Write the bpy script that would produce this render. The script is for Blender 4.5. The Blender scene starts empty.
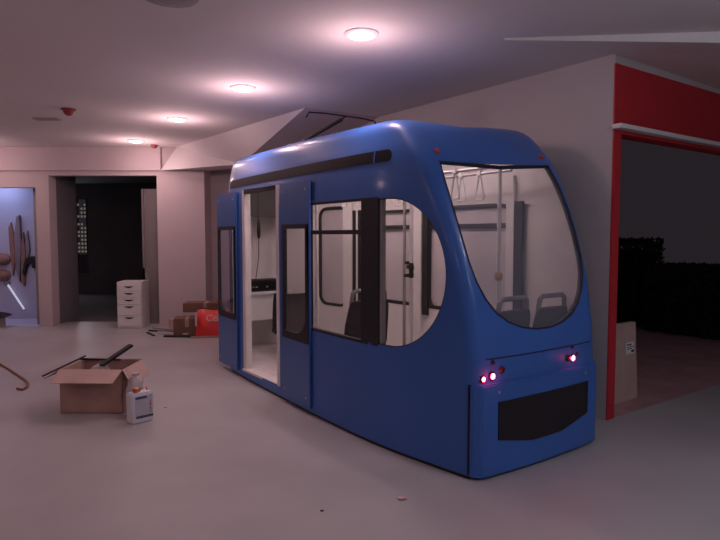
import bpy, bmesh, math, random
from mathutils import Vector, Matrix
random.seed(7)
S = bpy.context.scene
COL = S.collection

# ------------------------------------------------------------------ camera
cam_d = bpy.data.cameras.new('camera'); cam = bpy.data.objects.new('camera', cam_d); COL.objects.link(cam)
cam_d.sensor_width = 36.0; cam_d.lens = 36.0 * 590.0 / 720.0; cam_d.clip_start = .05; cam_d.clip_end = 100
cam.location = (0, 0, 1.4); cam.rotation_euler = (math.radians(90) - math.atan(35 / 590.0), 0, 0)
S.camera = cam
# ------------------------------------------------------------------ night sky
W = bpy.data.worlds.new('night_sky'); S.world = W; W.use_nodes = True
bg = W.node_tree.nodes['Background']; bg.inputs[0].default_value = (.0175, .0140, .0175, 1); bg.inputs[1].default_value = 1.0
# ------------------------------------------------------------------ colour management
S.view_settings.view_transform = 'Standard'; S.view_settings.look = 'None'
S.view_settings.gamma = 1.0; S.view_settings.use_curve_mapping = False
S.view_settings.exposure = 0.0
DOWNLIGHT_W = 20.5
DOWNLIGHT_COL = (1.0, .64, .67)
COOL_COL = (.80, .84, 1.0)

# ------------------------------------------------------------------ axes of the oblique part of the hall
A = Vector((.57993, -.81467, 0)); N = Vector((-.81467, -.57993, 0))
def UN(u, n, z=0.0): return A * u + N * n + Vector((0, 0, z))

# ------------------------------------------------------------------ materials
MATS = {}
def mat(name, col, rough=.6, metal=0.0, spec=.5, noise=0.0, nscale=8.0, bump=0.0, bscale=60.0, col2=None, emit=None, estr=0.0, coat=0.0):
    if name in MATS: return MATS[name]
    m = bpy.data.materials.new(name); m.use_nodes = True
    nt = m.node_tree; b = nt.nodes['Principled BSDF']
    b.inputs['Base Color'].default_value = (*col, 1); b.inputs['Roughness'].default_value = rough
    b.inputs['Metallic'].default_value = metal; b.inputs['Specular IOR Level'].default_value = spec
    b.inputs['Coat Weight'].default_value = coat; b.inputs['Coat Roughness'].default_value = .12
    tc = nt.nodes.new('ShaderNodeTexCoord')
    if noise > 0 or col2:
        nz = nt.nodes.new('ShaderNodeTexNoise'); nz.inputs['Scale'].default_value = nscale; nz.inputs['Detail'].default_value = 6
        nt.links.new(tc.outputs['Object'], nz.inputs['Vector'])
        r = nt.nodes.new('ShaderNodeValToRGB')
        c2 = col2 if col2 else tuple(min(1, c * (1 + noise)) for c in col)
        c1 = col if col2 else tuple(c * (1 - noise) for c in col)
        r.color_ramp.elements[0].color = (*c1, 1); r.color_ramp.elements[1].color = (*c2, 1)
        r.color_ramp.elements[0].position = .3; r.color_ramp.elements[1].position = .7
        nt.links.new(nz.outputs['Fac'], r.inputs['Fac']); nt.links.new(r.outputs['Color'], b.inputs['Base Color'])
    if bump > 0:
        n2 = nt.nodes.new('ShaderNodeTexNoise'); n2.inputs['Scale'].default_value = bscale; n2.inputs['Detail'].default_value = 4
        nt.links.new(tc.outputs['Object'], n2.inputs['Vector'])
        bp = nt.nodes.new('ShaderNodeBump'); bp.inputs['Strength'].default_value = bump; bp.inputs['Distance'].default_value = .01
        nt.links.new(n2.outputs['Fac'], bp.inputs['Height']); nt.links.new(bp.outputs['Normal'], b.inputs['Normal'])
    if emit:
        b.inputs['Emission Color'].default_value = (*emit, 1); b.inputs['Emission Strength'].default_value = estr
    MATS[name] = m; return m
def glass(name, haze, hazecol):
    m = bpy.data.materials.new(name); m.use_nodes = True; nt = m.node_tree
    for n_ in list(nt.nodes): nt.nodes.remove(n_)
    o = nt.nodes.new('ShaderNodeOutputMaterial'); t = nt.nodes.new('ShaderNodeBsdfTransparent')
    g = nt.nodes.new('ShaderNodeBsdfGlossy'); g.inputs['Roughness'].default_value = .04
    lw = nt.nodes.new('ShaderNodeLayerWeight'); lw.inputs[0].default_value = .5
    pw = nt.nodes.new('ShaderNodeMath'); pw.operation = 'POWER'; pw.inputs[1].default_value = 5.0; nt.links.new(lw.outputs['Facing'], pw.inputs[0])
    fr = nt.nodes.new('ShaderNodeMath'); fr.operation = 'MULTIPLY_ADD'; fr.inputs[1].default_value = .6; fr.inputs[2].default_value = .04; nt.links.new(pw.outputs[0], fr.inputs[0])
    mx = nt.nodes.new('ShaderNodeMixShader'); d = nt.nodes.new('ShaderNodeBsdfDiffuse'); d.inputs[0].default_value = (*hazecol, 1)
    nz = nt.nodes.new('ShaderNodeTexNoise'); nz.inputs['Scale'].default_value = 3.0
    mr = nt.nodes.new('ShaderNodeMapRange'); mr.inputs['To Min'].default_value = haze * .7; mr.inputs['To Max'].default_value = haze * 1.3
    nt.links.new(nz.outputs['Fac'], mr.inputs['Value'])
    m2 = nt.nodes.new('ShaderNodeMixShader')
    nt.links.new(fr.outputs[0], mx.inputs[0]); nt.links.new(t.outputs[0], mx.inputs[1]); nt.links.new(g.outputs[0], mx.inputs[2])
    nt.links.new(mr.outputs[0], m2.inputs[0]); nt.links.new(mx.outputs[0], m2.inputs[1]); nt.links.new(d.outputs[0], m2.inputs[2])
    nt.links.new(m2.outputs[0], o.inputs[0]); return m

M_floor = mat('polished_concrete', (.40, .38, .385), .42, spec=.35, noise=.10, nscale=1.3, bump=.05, bscale=25)
M_wall = mat('painted_plaster', (.56, .47, .475), .8, noise=.03, nscale=2, bump=.05, bscale=90)
M_ceil = mat('ceiling_paint', (.70, .655, .65), .85, noise=.02, nscale=1.5)
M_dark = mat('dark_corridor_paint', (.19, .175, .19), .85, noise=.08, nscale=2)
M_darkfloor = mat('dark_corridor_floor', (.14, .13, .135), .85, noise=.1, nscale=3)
M_red = mat('red_lacquer', (.48, .02, .03), .5, noise=.06, nscale=5)
M_white = mat('white_paint', (.74, .72, .71), .5, noise=.03, nscale=6)
M_blue = mat('tram_blue_paint', (.043, .142, .47), .38, spec=.35, noise=.05, nscale=2.5, bump=.015, bscale=7, coat=.2)
M_blue_leaf = mat('door_blue_paint', (.048, .135, .41), .4, spec=.4, noise=.05, nscale=3, coat=.3)
M_lining = mat('tram_lining_white', (.78, .735, .72), .55, noise=.03, nscale=4)
M_black = mat('black_rubber', (.014, .013, .015), .55, noise=.1, nscale=12)
M_blackgloss = mat('black_gloss_strip', (.012, .011, .014), .6, spec=.2, noise=.05, nscale=6)
M_grille = mat('black_grille_panel', (.010, .008, .012), .55, noise=.15, nscale=20)
M_deck = mat('tram_deck_vinyl', (.72, .65, .65), .5, noise=.08, nscale=9)
M_metal = mat('brushed_steel', (.55, .52, .52), .35, metal=.7, noise=.05, nscale=20)
M_grey = mat('grey_plastic', (.30, .28, .285), .5, noise=.05, nscale=10)
M_seat = mat('charcoal_seat_plastic', (.018, .017, .019), .5, noise=.1, nscale=20)
M_seatgrey = mat('grey_seat_handle', (.20, .19, .195), .45, noise=.05, nscale=10)
M_seatgrey2 = mat('dark_grey_panel', (.07, .062, .065), .6, noise=.06, nscale=8)
M_card = mat('brown_cardboard', (.44, .28, .235), .85, noise=.08, nscale=9, bump=.05, bscale=120)
M_card2 = mat('light_cardboard', (.52, .36, .32), .85, noise=.07, nscale=7, bump=.05, bscale=120)
M_label = mat('white_paper', (.75, .73, .74), .8, noise=.03, nscale=10)
M_print = mat('black_ink', (.02, .02, .025), .8, noise=.1, nscale=10)
M_plastic = mat('milky_plastic', (.58, .53, .54), .4, noise=.08, nscale=15)
M_tin = mat('white_tin', (.68, .69, .74), .38, spec=.5, noise=.03, nscale=8)
M_copper = mat('copper_cap', (.55, .22, .12), .35, metal=.8, noise=.05, nscale=8)
M_redpack = mat('red_packaging', (.72, .035, .03), .4, noise=.08, nscale=8, bump=.1, bscale=14)
M_wood = mat('brown_cane_wood', (.30, .115, .06), .45, noise=.15, nscale=14)
M_beige = mat('beige_fabric', (.45, .36, .25), .85, noise=.1, nscale=20)
M_leaf = mat('hedge_leaf', (.016, .024, .014), .9, spec=.1, noise=.35, nscale=6)
M_stem = mat('hedge_twig', (.05, .035, .025), .8, noise=.1, nscale=6)
M_terrace = mat('terrace_stone', (.42, .24, .25), .75, noise=.18, nscale=3.5, bump=.2, bscale=14)
M_glass = glass('clear_window_glass', .02, (.6, .6, .65))
M_screen = glass('windscreen_glass', .36, (.30, .29, .35))  # grey haze mixed into the pane colour stands in for reflections
M_led = mat('red_lamp', (.8, .05, .08), .4, emit=(1.0, .03, .09), estr=70)
M_ledoff = mat('dark_lamp_lens', (.05, .008, .02), .25, noise=.1, nscale=8)
M_marker = mat('orange_red_marker', (.55, .06, .03), .35, noise=.05, nscale=8)
M_lens = mat('downlight_lens', (.9, .85, .85), .4, emit=(1.0, .82, .82), estr=22)
M_mural = mat('exhibit_wall_blue', (.50, .53, .74), .7, noise=.06, nscale=2)
M_muralbrown = mat('exhibit_relief_brown', (.30, .17, .15), .8, noise=.2, nscale=8)
M_muralgrey = mat('exhibit_relief_grey', (.25, .23, .30), .8, noise=.15, nscale=8)
M_tube = mat('light_tube', (.9, .9, .95), .4, emit=(.80, .82, 1.0), estr=.45)
M_pane = mat('lit_lattice_pane', (.6, .6, .5), .4, emit=(1.0, .90, .72), estr=.11)
M_detred = mat('detector_red', (.26, .035, .035), .5, noise=.05, nscale=8)
M_ceilgrey = mat('speaker_mesh_grey', (.36, .32, .32), .8, noise=.08, nscale=40)

# ------------------------------------------------------------------ mesh helpers
class MB:
    def __init__(s): s.v = []; s.f = []; s.mi = []
    def add(s, vs, fs, mi=0):
        o = len(s.v); s.v += [tuple(v) for v in vs]; s.f += [tuple(i + o for i in f) for f in fs]; s.mi += [mi] * len(fs); return s
    def box(s, c, d, rz=0.0, M=None, mi=0):
        x, y, z = d[0] / 2, d[1] / 2, d[2] / 2
        R = M if M else Matrix.Rotation(rz, 4, 'Z')
        vs = [Vector(c) + R @ Vector((i * x, j * y, k * z)) for i in (-1, 1) for j in (-1, 1) for k in (-1, 1)]
        return s.add(vs, [(0, 1, 3, 2), (4, 6, 7, 5), (0, 4, 5, 1), (2, 3, 7, 6), (0, 2, 6, 4), (1, 5, 7, 3)], mi)
    def b2(s, lo, hi, mi=0):
        return s.box([(lo[i] + hi[i]) / 2 for i in range(3)], [abs(hi[i] - lo[i]) for i in range(3)], mi=mi)
    def prism(s, poly, z0, z1, mi=0):              # polygon in XY extruded along Z
        n = len(poly); vs = [(p[0], p[1], z0) for p in poly] + [(p[0], p[1], z1) for p in poly]
        ar = sum(poly[i][0] * poly[(i + 1) % n][1] - poly[(i + 1) % n][0] * poly[i][1] for i in range(n))
        bot = list(range(n)); top = list(range(n, 2 * n))
        fs = [tuple(reversed(bot)), tuple(top)] + [(i, (i + 1) % n, (i + 1) % n + n, i + n) for i in range(n)]
        if ar < 0: fs = [tuple(reversed(f)) for f in fs]
        return s.add(vs, fs, mi)
    def hull(s, bottom, top, mi=0):                # two matching loops of 3D points
        n = len(bottom)
        fs = [tuple(reversed(range(n))), tuple(range(n, 2 * n))] + [(i, (i + 1) % n, (i + 1) % n + n, i + n) for i in range(n)]
        return s.add(list(bottom) + list(top), fs, mi)
    def tube(s, pts, r, seg=8, closed=False, mi=0):
        pts = [Vector(p) for p in pts]; n = len(pts); rr = r if isinstance(r, (list, tuple)) else [r] * n
        rings = []; prev = None
        for i, p in enumerate(pts):
            t = (pts[(i + 1) % n] - pts[i - 1]) if closed else (pts[min(i + 1, n - 1)] - pts[max(i - 1, 0)])
            t.normalize()
            if prev is None:
                x = t.orthogonal().normalized()
            else:
                x = (prev - t * prev.dot(t)); x = x.normalized() if x.length > 1e-6 else t.orthogonal().normalized()
            prev = x; y = t.cross(x)
            rings.append([p + (x * math.cos(2 * math.pi * k / seg) + y * math.sin(2 * math.pi * k / seg)) * rr[i] for k in range(seg)])
        vs = [v for g in rings for v in g]; fs = []
        for i in range(n if closed else n - 1):
            j = (i + 1) % n
            for k in range(seg):
                fs.append((i * seg + k, i * seg + (k + 1) % seg, j * seg + (k + 1) % seg, j * seg + k))
        if not closed:
            fs.append(tuple(reversed(range(seg)))); fs.append(tuple(range((n - 1) * seg, n * seg)))
        return s.add(vs, fs, mi)
    def lathe(s, prof, seg=24, c=(0, 0, 0), M=None, mi=0):     # prof list of (r, z)
        R = M if M else Matrix.Identity(4); vs = []; fs = []
        for r, z in prof:
            for k in range(seg):
                a_ = 2 * math.pi * k / seg; vs.append(Vector(c) + R @ Vector((r * math.cos(a_), r * math.sin(a_), z)))
        for i in range(len(prof) - 1):
            for k in range(seg):
                fs.append((i * seg + k, i * seg + (k + 1) % seg, (i + 1) * seg + (k + 1) % seg, (i + 1) * seg + k))
        fs.append(tuple(reversed(range(seg)))); fs.append(tuple(range((len(prof) - 1) * seg, len(prof) * seg)))
        return s.add(vs, fs, mi)
    def build(s, name, mats, parent=None, smooth=False, bevel=0.0, angle=40):
        me = bpy.data.meshes.new(name); me.from_pydata(s.v, [], s.f)
        for m_ in (mats if isinstance(mats, (list, tuple)) else [mats]): me.materials.append(m_)
        for p, i in zip(me.polygons, s.mi): p.material_index = i
        bm = bmesh.new(); bm.from_mesh(me); bmesh.ops.recalc_face_normals(bm, faces=bm.faces)
        if bevel > 0:
            ed = [e for e in bm.edges if len(e.link_faces) == 2 and e.calc_face_angle(0) > math.radians(30)]
            bmesh.ops.bevel(bm, geom=ed, offset=bevel, segments=2, affect='EDGES', clamp_overlap=True)
        bm.to_mesh(me); bm.free()
        if smooth:
            for p in me.polygons: p.use_smooth = True
            try: me.set_sharp_from_angle(angle=math.radians(angle))
            except Exception: pass
        o = bpy.data.objects.new(name, me); COL.objects.link(o)
        if parent: o.parent = parent
        return o
def tag(o, label=None, cat=None, group=None, kind=None):
    if label: o['label'] = label
    if cat: o['category'] = cat
    if group: o['group'] = group
    if kind: o['kind'] = kind
    return o
def thing(name, label, cat, loc=(0, 0, 0), rz=0.0, group=None):
    o = bpy.data.objects.new(name, None); COL.objects.link(o); o.empty_display_size = .1
    o.location = loc; o.rotation_euler = (0, 0, rz); return tag(o, label, cat, group)
def struct(o, label):
    return tag(o, label, None, None, 'structure')
def lerp(x, tab):
    if x <= tab[0][0]: return tab[0][1]
    for (x0, y0), (x1, y1) in zip(tab, tab[1:]):
        if x <= x1: return y0 + (y1 - y0) * (x - x0) / (x1 - x0)
    return tab[-1][1]
def smoothtab(x, tab):       # monotone-ish Catmull-Rom through the table
    if x <= tab[0][0]: return tab[0][1]
    if x >= tab[-1][0]: return tab[-1][1]
    for i in range(len(tab) - 1):
        if x <= tab[i + 1][0]:
            x0, y0 = tab[i]; x1, y1 = tab[i + 1]; h = x1 - x0; t = (x - x0) / h
            def sl(k):
                if k == 0: return (tab[1][1] - tab[0][1]) / (tab[1][0] - tab[0][0])
                if k == len(tab) - 1: return (tab[-1][1] - tab[-2][1]) / (tab[-1][0] - tab[-2][0])
                return (tab[k + 1][1] - tab[k - 1][1]) / (tab[k + 1][0] - tab[k - 1][0])
            m0, m1 = sl(i) * h, sl(i + 1) * h
            return (2 * t**3 - 3 * t**2 + 1) * y0 + (t**3 - 2 * t**2 + t) * m0 + (-2 * t**3 + 3 * t**2) * y1 + (t**3 - t**2) * m1

# ================================================================== THE ROOM
J = UN(-2.5, -4.06)                      # corner where the right wall ends and the red portal begins
CZ = 2.72
def line_x(X): t = (X - J.x) / .81467; return J.y + t * .57993
ROOM = [(-9, -5), (6, -5), (6, line_x(6)), (J.x, J.y), (-1.7, 9.48), (-9, 9.48)]
BACKY = 9.0
struct(MB().prism(ROOM, -.12, 0).build('floor', M_floor), 'smooth dusty grey concrete floor of the hall')
struct(MB().prism(ROOM, CZ, CZ + .15).build('ceiling', M_ceil), 'plain white plaster ceiling with recessed downlights')
# right wall behind the tram (parallel to the tram)
struct(MB().prism([tuple(UN(-2.5, -4.06)[:2]), tuple(UN(-9.2, -4.06)[:2]), tuple(UN(-9.2, -4.14)[:2]), tuple(UN(-2.5, -4.14)[:2])], 0, CZ).build('wall_right', mat('greige_plaster', (.52, .48, .48), .8, noise=.03, nscale=2, bump=.05, bscale=90)), 'plain pale wall standing behind the tram')
# side walls that only bound the light
struct(MB().b2((-9.2, -5.2, 0), (-9, 9.48, CZ)).build('wall_left', M_wall), 'pale hall wall out of view on the far side')
struct(MB().b2((-9.2, -5.2, 0), (6.2, -5, CZ)).build('wall_front', M_wall), 'pale hall wall behind the viewer')
struct(MB().b2((6, -5, 0), (6.2, line_x(6), CZ)).build('wall_far_right', M_wall), 'pale hall wall beyond the red portal')
# back wall with two openings
bw = MB()
bw.b2((-9, BACKY, 0), (-6.6, BACKY + .16, CZ))
bw.b2((-6.6, BACKY, 2.12), (-4.92, BACKY + .16, CZ))
bw.b2((-4.92, BACKY, 0), (-4.72, BACKY + .22, CZ))
bw.b2((-4.72, BACKY, 2.30), (-3.08, BACKY + .16, CZ))
bw.b2((-3.08, BACKY, 0), (-2.36, BACKY + .5, CZ))
bw.b2((-2.36, BACKY + .38, 0), (-1.55, BACKY + .5, CZ))
struct(bw.build('wall_back', M_wall), 'pale back wall with a dark doorway and a lit exhibit opening')
struct(MB().b2((-9, BACKY - .05, 2.37), (-3.0, BACKY, CZ)).build('trim_1', M_wall), 'long plaster bulkhead above the doorway')
# sloping lit bulkhead and the darker soffit above the rear of the tram
T1, T2 = Vector((-2.75, 8.95, CZ)), Vector((-.57, 6.22, CZ))
B1, B2 = Vector((-3.0, 8.95, 2.37)), Vector((-1.62, 8.10, 2.36))
Rn, Rf = Vector((.22, 6.70, CZ)), Vector((-.98, 8.40, 2.36))
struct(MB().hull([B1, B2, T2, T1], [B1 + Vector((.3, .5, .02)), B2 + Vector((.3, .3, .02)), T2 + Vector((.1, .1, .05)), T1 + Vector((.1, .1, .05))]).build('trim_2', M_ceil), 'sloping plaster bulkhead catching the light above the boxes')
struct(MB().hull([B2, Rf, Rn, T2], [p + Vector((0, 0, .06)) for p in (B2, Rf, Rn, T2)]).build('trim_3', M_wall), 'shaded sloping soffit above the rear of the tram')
# low plaster soffit strip along the right wall
SZ = 2.70
Bc = Vector((.97, 4.05, 0))
sof = [(Bc.x, Bc.y), (4.4, 3.72), (4.4, line_x(4.4)), (J.x, J.y)]
sofz = [CZ - .012, CZ - .16, CZ - .05, CZ - .004]
struct(MB().hull([(p[0], p[1], z) for p, z in zip(sof, sofz)], [(p[0], p[1], CZ + .01) for p in sof]).build('trim_4', M_ceil), 'shallow dropped ceiling strip in front of the red portal')
# red portal at the right
U0 = -2.5
def P4(u0, n0, z0, u1, n1, z1, mb=None):
    mb = mb or MB(); q = [UN(u0, n0), UN(u1, n0), UN(u1, n1), UN(u0, n1)]
    return mb.prism([tuple(p[:2]) for p in q], z0, z1)
struct(P4(U0 + .012, -4.061, 0, U0 - .02, -4.16, 2.15).build('trim_5', M_red, bevel=.004), 'narrow red jamb of the portal')
struct(P4(U0 + .012, -4.061, 2.15, U0 - .12, -9.2, 2.652).build('trim_6', M_red), 'deep red lacquered fascia above the terrace opening')
struct(P4(U0 + .008, -4.061, 2.652, U0 - .12, -9.2, CZ).build('trim_10', MATS['greige_plaster']), 'narrow plaster strip between the red fascia and the ceiling')
r_ = P4(U0 + .085, -4.03, 2.175, U0 + .012, -9.0, 2.208).build('trim_7', M_white, bevel=.004); struct(r_, 'thin white rail running along the red fascia')
# terrace outside
TER = [tuple(UN(-2.5, -4.06)[:2]), tuple(UN(-2.5, -14)[:2]), tuple(UN(-14, -14)[:2]), tuple(UN(-14, -4.2)[:2])]
struct(MB().prism(TER, -.14, -.012).build('ground', M_terrace), 'dark reddish terrace paving outside the portal')

# dark corridor behind the doorway
cor = MB()
cor.b2((-4.86, 9.22, 0), (-4.74, 9.85, 2.6)); cor.b2((-9, 14.0, 0), (-6.72, 14.15, 2.6)); cor.b2((-6.46, 14.0, 0), (-2.3, 14.15, 2.6))
cor.b2((-6.72, 14.0, 2.25), (-6.46, 14.15, 2.6)); cor.b2((-6.72, 14.0, 0), (-6.46, 14.15, .44))
cor.b2((-2.9, 9.5, 0), (-2.75, 14.0, 2.6)); cor.b2((-9.15, 9.9, 0), (-9.0, 14.15, 2.6)); cor.b2((-9, 9.845, 0), (-4.74, 9.90, 2.6))
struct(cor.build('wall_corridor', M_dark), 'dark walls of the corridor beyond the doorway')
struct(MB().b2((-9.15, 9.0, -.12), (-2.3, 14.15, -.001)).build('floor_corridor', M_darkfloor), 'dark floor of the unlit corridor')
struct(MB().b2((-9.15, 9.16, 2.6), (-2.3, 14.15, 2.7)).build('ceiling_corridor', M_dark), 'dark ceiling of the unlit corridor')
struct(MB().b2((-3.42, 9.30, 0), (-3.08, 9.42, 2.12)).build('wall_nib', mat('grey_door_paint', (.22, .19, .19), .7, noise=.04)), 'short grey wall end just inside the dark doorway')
struct(MB().b2((-3.42, 9.28, 0), (-3.39, 9.30, 2.12)).b2((-3.14, 9.28, 0), (-3.11, 9.30, 2.12)).b2((-3.42, 9.28, 0), (-3.08, 9.298, .88)).build('trim_8', mat('grey_door_paint', (.22, .19, .19))), 'upright mouldings on the wall end inside the doorway')
# far lattice window
win = bpy.data.objects.new('window_1', None); COL.objects.link(win); win.location = (-6.59, 14.0, .45); struct(win, 'tall narrow lattice window glowing at the end of the corridor')
fr = MB()
for x in (-.125, .125): fr.b2((x - .01, -.02, 0), (x + .01, .05, 1.80))
for z in (0, .5, 1.80): fr.b2((-.135, -.02, z - .01), (.135, .05, z + .01))
fr.build('window_frame', M_dark, win)
wl = bpy.data.lights.new('window_glow', 'AREA'); wl.energy = 3; wl.color = (.85, .85, 1.0); wl.shape = 'RECTANGLE'; wl.size = .24; wl.size_y = 1.7
wlo = bpy.data.objects.new('window_glow', wl); COL.objects.link(wlo); wlo.parent = win; wlo.location = (0, -.06, .9); wlo.rotation_euler = (-math.pi / 2, 0, 0)
pane_me = None
for c in range(3):
    for r in range(13):
        if random.random() < .12: continue
        if pane_me is None:
            o = MB().box((0, 0, 0), (.040, .01, .048)).build('pane', M_pane, win); pane_me = o.data
        else:
            o = bpy.data.objects.new('pane', pane_me); COL.objects.link(o); o.parent = win
        o.location = (-.078 + c * .078, .02, .56 + r * .092)
MB().b2((-.115, .015, .02), (.115, .025, .48)).build('lower_panel', mat('dim_glass', (.10, .10, .13), .3, noise=.05), win)

# ================================================================== THE TRAM
N0 = -3.01; US = -2.25
rz = math.atan2(A.y, A.x)
tram = thing('tram', 'full-size blue tram cab replica with open doors and big rounded windscreen', 'tram', UN(US, N0, 0), rz)
# local frame: +X towards the nose, -Y towards the visible side, Z up
WTAB = [(-3.4, .605), (-3.0, .635), (-2.4, .665), (-1.8, .69), (-1.3, .70), (-.9, .695), (-.6, .67), (-.3, .628), (0, .58)]
KTAB = [(0, 1.0), (1.60, 1.0), (1.75, .995), (1.86, .985), (1.95, .97), (2.03, .945), (2.09, .930), (2.13, .905), (2.155, .868), (2.175, .80)]
FTAB = [(0, .0), (.55, -.005), (.70, -.012), (.85, -.03), (1.05, -.065), (1.25, -.12), (1.5, -.215), (1.7, -.31), (1.85, -.395), (1.95, -.465), (2.05, -.545), (2.11, -.605), (2.15, -.665), (2.175, -.74)]
RTAB = [(0, .085), (.55, .09), (1.2, .085), (1.7, .085), (1.9, .10), (2.175, .13)]
def half(z):
    """one half of the plan outline at height z: list of (s, w), rear centre -> nose centre"""
    k = smoothtab(z, KTAB); F = smoothtab(z, FTAB); r = lerp(z, RTAB)
    kk = .15 if z > 2.0 else 0
    p = [(-4.2, 0.0), (-4.18, .14), (-4.10, .25), (-3.93, .37), (-3.72, .48), (-3.52, .57)]
    q = []
    sl = [-3.4 + i * (3.4 - r - .02) / 34 for i in range(35)]
    for s in sl: p.append((s, smoothtab(s, WTAB)))
    s0, w0 = p[-1]; wc = .578
    fs = lambda w: -.035 * (w / .58) ** 2
    w1 = wc - r; e = (fs(w1), w1); c = (fs(wc) + .006, wc)
    for i in range(1, 7):
        t = i / 6; p.append(((1 - t)**2 * s0 + 2 * t * (1 - t) * c[0] + t * t * e[0], (1 - t)**2 * w0 + 2 * t * (1 - t) * c[1] + t * t * e[1]))
    for i in range(1, 9):
        w = w1 * (1 - i / 8); p.append((fs(w), w))
    out = []
    for s, w in p:
        t = max(0, min(1, (s + 2.0) / 2.0)); t = t * t * (3 - 2 * t) * .5 + t * .5
        s2 = s + F * t
        if s < -3.4: s2 = -3.4 + (s + 3.4) * (1 if z < 1.9 else 1 - .3 * ((z - 1.9) / .28) ** 2)
        rt_ = smoothtab(s2, WTAB) / smoothtab(s, WTAB) if s > -3.4 else 1.0
        out.append((s2, w * k * rt_))
    return out
def side_w(s, z):
    h = half(z)[5:]
    for (s0, w0), (s1, w1) in zip(h, h[1:]):
        if s0 <= s <= s1 and s1 > s0: return w0 + (w1 - w0) * (s - s0) / (s1 - s0)
    return h[0][1]
def front_s(w, z):
    h = [p for p in half(z) if p[0] > -1.2]
    best = h[-1][0]
    for (s0, w0), (s1, w1) in zip(h, h[1:]):
        if min(w0, w1) <= abs(w) <= max(w0, w1) and abs(w1 - w0) > 1e-9: best = s0 + (s1 - s0) * (abs(w) - w0) / (w1 - w0)
    return best
def cl(x): return max(0.0, min(1.0, x))
def crook(x, y, z):      # the hand-built shell sits a little askew: nose slightly low, far side slightly high
    return z - cl((z - 1.90) / .25) * .022 * cl((x + 2.0) / 1.2) + cl((z - .9) / .9) * .05 * max(0.0, y) / .6
ZB = .022
levels = [ZB, .2, .4, .55, .7, .8, .9, 1.0, 1.1, 1.2, 1.3, 1.4, 1.5, 1.6, 1.68, 1.76, 1.83, 1.89, 1.94, 1.99, 2.03, 2.07, 2.10, 2.13, 2.15, 2.165, 2.175]
def ring(z):
    h = half(z); lf = [(s, -w) for s, w in h]; rt = [(s, w) for s, w in reversed(h[1:-1])]
    return lf + rt
rings = [[(s, y, crook(s, y, z)) for s, y in ring(z)] for z in levels]
nR = len(rings[0])
top = rings[-1]; cxm = -2.0
for q, dz in ((.72, .010), (.38, .018)):
    rings.append([(cxm + (s - cxm) * (q * .25 + .75 if q > .5 else .6), y * q, z + dz) for s, y, z in top])
vs = [v for g in rings for v in g]; fs = []
for i in range(len(rings) - 1):
    for k in range(nR): fs.append((i * nR + k, i * nR + (k + 1) % nR, (i + 1) * nR + (k + 1) % nR, (i + 1) * nR + k))
fs.append(tuple(range((len(rings) - 1) * nR, len(rings) * nR)))
shell = MB().add(vs, fs).build('body_shell', [M_blue, M_lining, M_black], tram, smooth=True, angle=50)
# make sure the normals look outwards
ctr = sum((p.normal.y * p.center.y for p in shell.data.polygons))
if ctr < 0: shell.data.flip_normals()
def extr_y(poly, y0, y1):    # poly in (s,z)
    b = [(p[0], y0, p[1]) for p in poly]; t = [(p[0], y1, p[1]) for p in poly]; return MB().hull(b, t)
def extr_x(poly, x0, x1):    # poly in (w,z)
    b = [(x0, p[0], p[1]) for p in poly]; t = [(x1, p[0], p[1]) for p in poly]; return MB().hull(b, t)
def rrect(s0, s1, z0, z1, r=.04, seg=5):
    rr_ = r if isinstance(r, (list, tuple)) else [r] * 4      # BL, BR, TR, TL
    out = []
    for (cx_, cz_, a0, q) in ((s0, z0, 180, 0), (s1, z0, 270, 1), (s1, z1, 0, 2), (s0, z1, 90, 3)):
        rad = rr_[q]; px = cx_ + (rad if cx_ == s0 else -rad); pz = cz_ + (rad if cz_ == z0 else -rad)
        for i in range(seg + 1):
            an = math.radians(a0 + 90 * i / seg); out.append((px + rad * math.cos(an), pz + rad * math.sin(an)))
    return out
# visible-side glazing outline: straight window plus the D-shaped front end
DC, DRX, DRZ, DZ = -.70, .455, .475, 1.16
def d_outline(s_rear, zb, zt):
    o = [(s_rear, zb)]
    o += [(DC + DRX * math.cos(t), DZ + DRZ * math.sin(t)) for t in [math.radians(-90 + 180 * i / 28) for i in range(29)]]
    o.append((s_rear, zt)); return o
LEFTWIN = d_outline(-1.68, .675, 1.637)
RIGHT_D = d_outline(-.74, .685, 1.637)
EGGH = [(1.845, .520), (1.72, .540), (1.55, .548), (1.40, .545), (1.25, .536), (1.13, .510), (1.03, .462), (.95, .395), (.89, .305), (.850, .19), (.83, .065)]
EGG = [(-w, z) for z, w in EGGH] + [(w, z) for z, w in reversed(EGGH)]
EGGC = [(w, crook(-.3, w, z)) for w, z in EGG]
cutters = [extr_y(LEFTWIN, -1.0, -.3), extr_y(RIGHT_D, .3, 1.0), extr_y(rrect(-2.83, -.80, .74, 1.64, .05), .3, 1.0),
           extr_y(rrect(-3.52, -3.08, .62, 1.70, .10), .3, 1.0), extr_y([(-3.03, .10), (-2.22, .10), (-2.22, 1.825), (-3.03, 1.825)], -1.0, -.3),
           extr_y([(-2.13, .56), (-1.72, .56), (-1.72, 1.47), (-2.13, 1.47)], -1.0, -.3), extr_y([(-3.62, .56), (-3.22, .56), (-3.22, 1.47), (-3.62, 1.47)], -1.0, -.3),
           extr_x(EGGC, -.72, .4)]
so = shell.modifiers.new('thick', 'SOLIDIFY'); so.thickness = .035; so.offset = -1; so.material_offset = 1; so.material_offset_rim = 1
cobs = []
for c in cutters:
    co = c.build('cut', M_black); cobs.append(co)
    b = shell.modifiers.new('cut', 'BOOLEAN'); b.operation = 'DIFFERENCE'; b.object = co; b.solver = 'EXACT'
dg = bpy.context.evaluated_depsgraph_get(); dg.update()
tram_loc, tram_rot = tram.location.copy(), tram.rotation_euler.copy()
tram.location = (0, 0, 0); tram.rotation_euler = (0, 0, 0); dg.update(); bpy.context.view_layer.update()
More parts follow.
